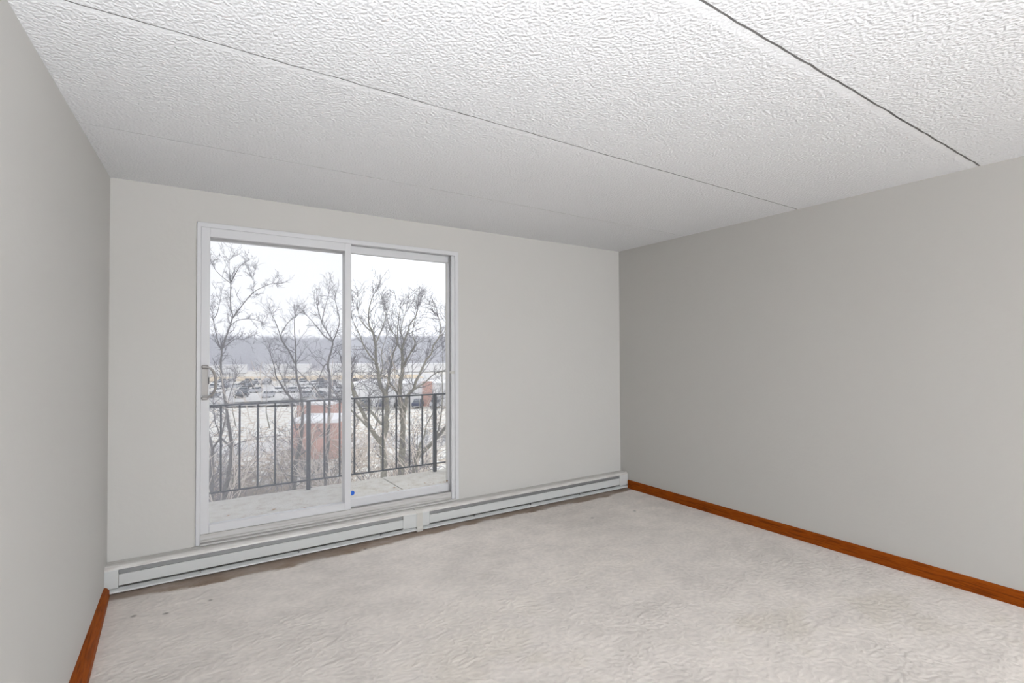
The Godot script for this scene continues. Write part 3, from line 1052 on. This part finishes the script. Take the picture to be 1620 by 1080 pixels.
func wild_tree(seed_: int, height: float, bark: Material, tw: Material, levels: int, kids: float, stems := 1) -> Node3D:
	var r := RandomNumberGenerator.new()
	r.seed = seed_
	var root := base("bare_tree")
	var tg := Geo.new()
	for s in stems:
		var lean := any_dir(r) * (0.12 if stems == 1 else 0.55)
		var pts := PackedVector3Array()
		var rad := PackedFloat32Array()
		var q := Vector3(r.randf_range(-0.1, 0.1), -0.2, r.randf_range(-0.1, 0.1)) * (1.0 if stems > 1 else 0.0)
		var n := 8
		for k in n:
			pts.append(q)
			rad.append(height * 0.0095 / sqrt(stems) * (1.0 - 0.85 * k / (n - 1)))
			q += (Vector3(lean.x, 1.0, lean.z) + any_dir(r) * 0.16).normalized() * height * 0.85 / (n - 1)
		var g := Geo.new()
		g.tube(pts, rad, 6)
		part("trunk", g, bark, root)
		var nb := 9 if stems == 1 else 5
		for b in nb:
			var t := r.randf_range(0.25, 0.98)
			var f := t * (n - 1)
			var j := int(f)
			var p := pts[j].lerp(pts[mini(j + 1, n - 1)], f - j)
			var out := any_dir(r)
			out.y = absf(out.y) * 0.5 + 0.55
			twig(tg, p, out.normalized(), height * (0.42 - 0.22 * t) * r.randf_range(0.8, 1.2), rad[j] * 0.5, levels, r, 0.10, kids)
	part("twigs", tg, tw, root, "stuff")
	return root

func region(p: Vector3) -> String:
	var an := atan2(p.x - 0.304, 3.81 - p.z)   # which part of the door it shows in
	return "left of the railing post" if an < 0.216 else "between railing post and meeting stile" if an < 0.284 else "left half of fixed pane" if an < 0.38 else "right half of fixed pane"

func clear_of_buildings(p: Vector3, margin: float) -> bool:
	for q in [[BRICK_A, 4.0], [BRICK_B, 3.4]]:
		if Vector2(p.x - q[0].x, p.z - q[0].z).length() < q[1] + margin:
			return false
	var d := p - WHITE_A
	var a := d.rotated(Vector3.UP, 0.57)
	return not (absf(a.x) < 17.5 + margin and absf(a.z) < 7.0 + margin)

var LIMBS_TWIN := [
	[0.0857,0.0092,4.212,-2.301,-6.836,4.197,-1.221,-6.795,4.162,-0.512,-6.775,4.202,-0.251,-6.714,4.209,0.089,-6.673,4.192,0.428,-6.648,4.126,0.592,-6.658,4.06,0.768,-6.667,4.024,0.969,-6.657,3.978,1.17,-6.653,3.958,1.396,-6.632,3.944,1.569,-6.608,3.889,1.82,-6.609,3.814,1.99,-6.625,3.793,2.199,-6.604,3.817,2.421,-6.555,3.852,2.575,-6.5],
	[0.0379,0.0088,4.219,0.395,-6.72,4.268,0.59,-6.812,4.339,0.817,-6.888,4.4,1.034,-6.971,4.502,1.396,-7.024,4.605,1.608,-7.08,4.655,1.954,-7.168,4.718,2.233,-7.249,4.781,2.416,-7.331],
	[0.0265,0.0074,3.982,1.158,-6.562,3.779,1.345,-6.481,3.608,1.563,-6.379,3.497,1.736,-6.239,3.322,2.034,-6.139],
	[0.0238,0.007,3.935,1.568,-6.584,4.061,1.772,-6.707,4.189,1.983,-6.829,4.296,2.2,-6.964,4.321,2.467,-7.151],
	[0.0198,0.0063,3.889,1.82,-6.609,3.702,1.944,-6.53,3.561,2.076,-6.419,3.466,2.229,-6.28],
	[0.0623,0.0269,4.133,-0.525,-6.793,3.991,-0.365,-6.704,3.85,-0.182,-6.613,3.668,0.139,-6.546,3.533,0.349,-6.451,3.422,0.528,-6.34,3.323,0.727,-6.222,3.204,1.006,-6.115],
	[0.0433,0.0215,4.199,-0.146,-6.743,4.146,-0.106,-6.906,4.055,0.059,-7.091,3.95,0.228,-7.285,3.878,0.344,-7.458,3.828,0.519,-7.617,3.787,0.798,-7.767],
	[0.0311,0.0154,3.8,-0.16,-6.466,3.676,-0.082,-6.331,3.501,0.081,-6.226,3.361,0.203,-6.1,3.203,0.346,-5.985,3.03,0.472,-5.88],
	[0.0216,0.0071,4.074,0.871,-6.745,4.194,1.096,-6.842,4.21,1.341,-7.006,4.309,1.579,-7.116,4.42,1.794,-7.219]
]
var LIMBS_TALL := [
	[0.0946,0.0083,4.744,-2.503,-7.21,4.726,-1.307,-7.165,4.736,-0.659,-7.112,4.734,-0.07,-7.068,4.685,0.274,-7.059,4.661,0.517,-7.036,4.661,0.745,-6.998,4.684,1.029,-6.943,4.66,1.296,-6.92,4.648,1.479,-6.89,4.677,1.66,-6.834,4.726,1.84,-6.765,4.759,2.02,-6.706,4.852,2.198,-6.608,4.867,2.376,-6.561],
	[0.0313,0.0109,4.642,0.458,-7.101,4.523,0.608,-7.026,4.399,0.706,-6.955,4.308,0.86,-6.862,4.154,0.907,-6.812],
	[0.024,0.0074,4.67,1.423,-6.945,4.643,1.58,-7.102,4.639,1.77,-7.244,4.585,1.948,-7.419,4.566,2.175,-7.57,4.596,2.375,-7.69],
	[0.0282,0.0066,4.684,1.029,-6.943,4.69,1.227,-6.777,4.73,1.394,-6.589,4.756,1.57,-6.41,4.656,1.769,-6.312,4.623,2.003,-6.17,4.634,2.283,-5.999],
	[0.0223,0.0072,4.671,1.66,-6.82,4.657,1.861,-6.985,4.742,2.109,-7.084,4.841,2.306,-7.175],
	[0.0211,0.0075,4.696,1.057,-6.935,4.894,1.294,-7.12,5.094,1.527,-7.304,5.33,1.643,-7.467],
	[0.0512,0.009,4.729,-0.168,-7.056,4.736,0.169,-6.926,4.739,0.445,-6.8,4.805,0.581,-6.635,4.808,0.765,-6.51,4.855,0.985,-6.357,4.915,1.248,-6.194,4.959,1.369,-6.044,4.945,1.541,-5.931,5.011,1.726,-5.766,4.987,1.949,-5.658,4.909,2.098,-5.586],
	[0.0274,0.0088,4.744,0.571,-6.556,4.939,0.671,-6.594,5.103,0.746,-6.654,5.334,0.922,-6.668,5.582,0.994,-6.672,5.878,1.099,-6.646],
	[0.0143,0.005,4.955,1.715,-5.682,4.962,1.81,-5.438,4.903,1.964,-5.235]
]
var LIMBS_LEAN := [
	[0.0935,0.0169,5.239,-2.705,-7.608,5.21,-1.341,-7.482,5.219,-1.046,-7.351,5.355,-0.842,-7.14,5.483,-0.59,-6.934,5.607,-0.343,-6.729,5.717,-0.071,-6.534,5.835,0.338,-6.33,5.879,0.798,-6.174],
	[0.0386,0.0127,5.212,-1.067,-7.356,5.326,-0.815,-7.468,5.481,-0.616,-7.555,5.598,-0.364,-7.665,5.782,-0.122,-7.731,5.93,0.096,-7.822],
	[0.0233,0.0068,5.483,-0.59,-6.934,5.495,-0.251,-6.76,5.482,0.152,-6.603,5.431,0.603,-6.468,5.358,0.904,-6.351,5.32,1.088,-6.213,5.247,1.473,-6.094],
	[0.0208,0.0069,5.397,-0.86,-7.232,5.393,-0.666,-6.914,5.455,-0.479,-6.552,5.486,-0.408,-6.213]
]
var LIMBS_LEFT := [
	[0.0707,0.0265,1.505,-3.276,-10.989,1.519,-2.252,-10.908,1.596,-1.586,-10.793,1.641,-0.997,-10.699,1.608,-0.678,-10.662,1.548,-0.197,-10.638,1.489,0.281,-10.615,1.43,0.677,-10.593,1.39,1.059,-10.559,1.399,1.476,-10.491],
	[0.037,0.0118,1.655,-1.022,-10.85,1.544,-0.871,-11.062,1.445,-0.761,-11.267,1.399,-0.598,-11.436,1.338,-0.366,-11.615,1.316,0.039,-11.764],
	[0.0177,0.0074,1.669,-0.996,-10.841,1.793,-0.843,-10.519,1.926,-0.753,-10.193,2.106,-0.674,-9.836,2.254,-0.589,-9.501,2.371,-0.55,-9.186],
	[0.0187,0.008,1.399,1.476,-10.491,1.333,1.681,-10.65,1.3,1.889,-10.786,1.239,2.244,-10.938,1.218,2.475,-11.066],
	[0.0144,0.0065,1.239,2.244,-10.938,1.344,2.447,-11.045,1.409,2.769,-11.176],
	[0.0265,0.0121,1.399,1.476,-10.491,1.484,1.806,-10.335,1.598,2.247,-10.158,1.564,2.45,-10.08,1.542,2.671,-9.995,1.538,3.07,-9.895],
	[0.0121,0.0062,1.538,3.07,-9.895,1.718,3.471,-9.95,1.838,3.589,-10.048],
	[0.0121,0.0059,1.538,3.07,-9.895,1.492,3.317,-9.742,1.475,3.558,-9.569],
	[0.0121,0.0059,1.538,3.07,-9.895,1.367,3.211,-9.923,1.235,3.351,-9.927,1.167,3.459,-9.889],
	[0.0198,0.0056,1.584,2.237,-10.0,1.741,2.514,-9.625,1.934,2.8,-9.226,2.12,2.915,-8.836,2.238,2.955,-8.491],
	[0.0088,0.0059,1.927,2.794,-9.171,1.946,2.961,-9.216,1.939,3.144,-9.276],
	[0.0124,0.0058,1.535,2.03,-10.274,1.681,2.186,-9.938,1.909,2.217,-9.552,2.043,2.158,-9.228,2.087,2.102,-8.962],
	[0.0156,0.0059,1.404,1.507,-10.488,1.528,1.642,-10.167,1.634,1.743,-9.858,1.774,1.721,-9.529]
]
var LIMBS_EDGE := [
	[0.0694,0.0211,1.141,-2.988,-10.267,1.168,-1.654,-10.224,1.181,-1.104,-10.205,1.192,-0.872,-10.193,1.128,-0.576,-10.23,1.062,-0.124,-10.264,1.008,0.48,-10.287],
	[0.0332,0.0086,1.192,-0.872,-10.193,1.271,-0.707,-9.997,1.347,-0.539,-9.801,1.42,-0.081,-9.602,1.467,0.368,-9.42,1.573,0.808,-9.2]
]
var LIMBS_MID := [
	[0.087,0.0134,3.625,-4.36,-13.212,3.636,-2.174,-13.104,3.673,-1.81,-13.013,3.774,-1.174,-12.876,3.792,-0.482,-12.792,3.729,0.108,-12.762,3.618,0.597,-12.765,3.572,1.083,-12.726,3.559,1.566,-12.666,3.514,1.988,-12.627,3.502,2.407,-12.568],
	[0.0332,0.0093,3.604,1.041,-12.885,3.365,1.509,-12.792,3.165,1.793,-12.678,2.999,2.221,-12.539,2.838,2.544,-12.399],
	[0.0254,0.0101,3.405,1.51,-13.005,3.234,1.887,-13.287,3.393,2.269,-13.356,3.555,2.457,-13.426,3.704,2.588,-13.506],
	[0.0469,0.011,3.758,-0.189,-12.809,3.405,0.082,-12.793,3.14,0.5,-12.719,2.992,0.7,-12.573,2.908,1.005,-12.383,2.779,1.376,-12.221],
	[0.0354,0.0123,3.815,-0.691,-12.9,3.689,-1.011,-13.196,3.57,-0.233,-13.467,3.465,0.359,-13.732,3.307,0.862,-14.034],
	[0.0396,0.0113,3.694,-1.83,-13.119,3.833,-1.622,-12.708,3.964,-1.304,-12.299,4.073,-1.071,-11.906]
]
var LIMBS_SLIM := [
	[0.0645,0.0125,4.02,-3.825,-11.159,4.07,-1.854,-11.089,4.11,-0.959,-11.046,4.136,-0.063,-11.013,4.147,0.653,-10.992,4.099,1.102,-11.014,4.173,1.459,-10.96,4.201,1.728,-10.936,4.079,1.997,-11.01,3.949,2.249,-11.09,3.835,2.733,-11.154],
	[0.0269,0.0094,4.201,1.728,-10.936,4.034,1.914,-11.249,3.892,2.197,-11.544,3.84,2.337,-11.784,3.707,2.565,-12.074],
	[0.0197,0.0069,3.943,2.249,-11.094,3.944,2.522,-10.889,3.959,2.771,-10.676,3.973,2.997,-10.464],
	[0.0251,0.0068,4.201,1.728,-10.936,4.257,1.989,-10.687,4.266,2.278,-10.467,4.171,2.578,-10.314,4.064,2.836,-10.17],
	[0.0269,0.0085,4.114,1.119,-11.004,3.944,1.018,-10.878,3.763,0.64,-10.764,3.557,0.377,-10.664,3.397,0.324,-10.531],
	[0.0251,0.0095,4.137,-0.242,-11.015,3.967,0.237,-11.473,3.726,0.626,-11.98,3.553,0.897,-12.444],
	[0.0215,0.0084,4.084,-1.675,-11.077,3.757,-1.874,-10.935,3.254,-2.198,-10.909,2.769,-2.488,-10.871]
]

func trees():
	traced_tree("bare_tree", LIMBS_TWIN, 301, "bare tree with a forked pale trunk and low arching limb behind the fixed pane", M.bark, M.twig, 0.16, 0.58)
	traced_tree("bare_tree", LIMBS_TALL, 302, "bare tree with one straight thick trunk and wide crown behind the fixed pane", M.bark, M.twig, 0.16, 0.58)
	traced_tree("bare_tree", LIMBS_LEAN, 303, "bare tree with a thick greenish trunk leaning over by the door's outer jamb", M.bark, M.twig, 0.16, 0.58)
	traced_tree("bare_tree", LIMBS_LEFT, 304, "tall slender bare tree with open curved tips beside the door handle", M.bark_dark, M.twig, 0.13, 0.42)
	traced_tree("bare_tree", LIMBS_EDGE, 305, "bare forked sapling cut by the sliding panel's handle stile", M.bark_dark, M.twig, 0.13, 0.5)
	traced_tree("bare_tree", LIMBS_MID, 306, "crooked bare tree rising in the middle of the sliding pane", M.bark_dark, M.twig, 0.16, 0.58)
	traced_tree("bare_tree", LIMBS_SLIM, 307, "slim bare tree whose crown touches the meeting stile of the sliding pane", M.bark_dark, M.twig, 0.16, 0.58)
	# saplings and brush on the slope
	var r := RandomNumberGenerator.new()
	r.seed = 55
	var f := noise(0.06, 3, 201)
	var kinds := []
	thinnest = 0.0065
	for k in 3:
		kinds.append(wild_tree(400 + k, 8.8, M.bark, [M.twig, M.twig_mid, M.twig_pale][k], 2, 2.1, 1))
	for k in 3:
		kinds.append(wild_tree(410 + k, 5.2, M.twig_mid, M.twig_mid, 2, 1.8, 5))
	var put := [0, 0, 0, 0, 0, 0]
	var spots := []
	for k in 48:
		var kind: int = k % 6
		var p := Vector3.ZERO
		for attempt in 60:
			var d := r.randf_range(10.5, 21) if kind < 3 else r.randf_range(21, 40)
			var an := r.randf_range(0.03, 0.285) if k % 4 else r.randf_range(0.285, 0.47)
			p = Vector3(0.304 + d * sin(an), 0, 3.81 - d * cos(an))
			var free := true
			for q in spots:
				free = free and Vector2(p.x - q.x, p.z - q.z).length() > 1.5 + 0.035 * d
			if free and clear_of_buildings(p, 1.0):
				break
		spots.append(p)
		var c: Node3D = kinds[kind] if put[kind] == 0 else copy(kinds[kind], "bare_tree" if kind < 3 else "bare_shrub")
		if put[kind] == 0 and kind >= 3:
			used["bare_tree"] -= 1
			c.name = numbered("bare_shrub")
		put[kind] += 1
		c.position = Vector3(p.x, far_height(p.x, p.z, f), p.z)
		c.rotation.y = r.randf() * TAU
		c.scale = Vector3.ONE * r.randf_range(0.8, 1.1)
		if kind < 3:
			tag(c, "%s bare sapling in thicket %s, %s" % [["dark-twigged", "brown-twigged", "pale-twigged"][kind], region(c.position), "close to the balcony" if c.position.distance_to(Vector3(0.3, GROUND, 3.8)) < 15.5 else "farther down"], "tree", "saplings in the thicket")
		else:
			tag(c, "low %s bare shrub in thicket %s, %s" % [["bushy", "twiggy", "spreading"][kind - 3], region(c.position), "upper slope" if c.position.distance_to(Vector3(0.3, GROUND, 3.8)) < 30.0 else "foot of slope"], "shrub", "shrubs in the thicket")
	# trees between the slope and the car park, and round the field
	thinnest = 0.013
	var back := [wild_tree(430, 9.0, M.bark, M.hazed_far_twig, 2, 1.7), wild_tree(431, 8.0, M.bark, M.hazed_far_twig, 2, 1.7)]
	for k in 18:
		var c: Node3D = back[k] if k < 2 else copy(back[k % 2], "bare_tree")
		var p := Vector3.ZERO
		for attempt in 60:
			var d := r.randf_range(64, 116) if k < 9 else r.randf_range(235, 330)
			var an := r.randf_range(0.02, 0.5)
			p = Vector3(0.304 + d * sin(an), GROUND, 3.81 - d * cos(an))
			var free := true
			for q in spots:
				free = free and Vector2(p.x - q.x, p.z - q.z).length() > 6.0
			if free and clear_of_buildings(p, 3.5):
				break
		spots.append(p)
		c.position = p
		c.rotation.y = r.randf() * TAU
		c.scale = Vector3.ONE * r.randf_range(0.75, 1.1)
		if k < 9:
			tag(c, "%s grey bare tree before the car park, %s" % [["broad", "narrow"][k % 2], region(p)], "tree", "trees before the car park")
		else:
			tag(c, "small %s grey bare tree behind the car park, %s" % [["broad", "narrow"][k % 2], region(p)], "tree", "trees behind the car park")
	thinnest = 0.05
	# the wooded ridge: past counting
	var proto := wild_tree(440, 13.0, M.hazed_far_twig, M.hazed_far_twig, 1, 3.0)
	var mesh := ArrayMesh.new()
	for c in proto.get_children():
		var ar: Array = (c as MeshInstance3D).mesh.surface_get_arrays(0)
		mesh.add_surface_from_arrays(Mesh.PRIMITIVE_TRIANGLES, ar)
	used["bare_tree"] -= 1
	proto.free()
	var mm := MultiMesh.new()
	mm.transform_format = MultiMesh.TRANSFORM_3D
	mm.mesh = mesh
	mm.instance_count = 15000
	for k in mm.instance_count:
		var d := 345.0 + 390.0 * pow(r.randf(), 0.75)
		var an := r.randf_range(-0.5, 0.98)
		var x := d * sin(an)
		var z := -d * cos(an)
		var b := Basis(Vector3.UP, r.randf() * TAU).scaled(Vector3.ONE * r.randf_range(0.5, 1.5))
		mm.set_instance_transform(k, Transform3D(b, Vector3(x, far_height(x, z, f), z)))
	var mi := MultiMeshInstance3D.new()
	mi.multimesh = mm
	mi.material_override = M.hazed_far_twig
	mi.name = "treeline"
	add_child(mi)
	tag(mi, "grey wooded ridge of bare trees with painted haze along the horizon", "woods", "", "stuff")
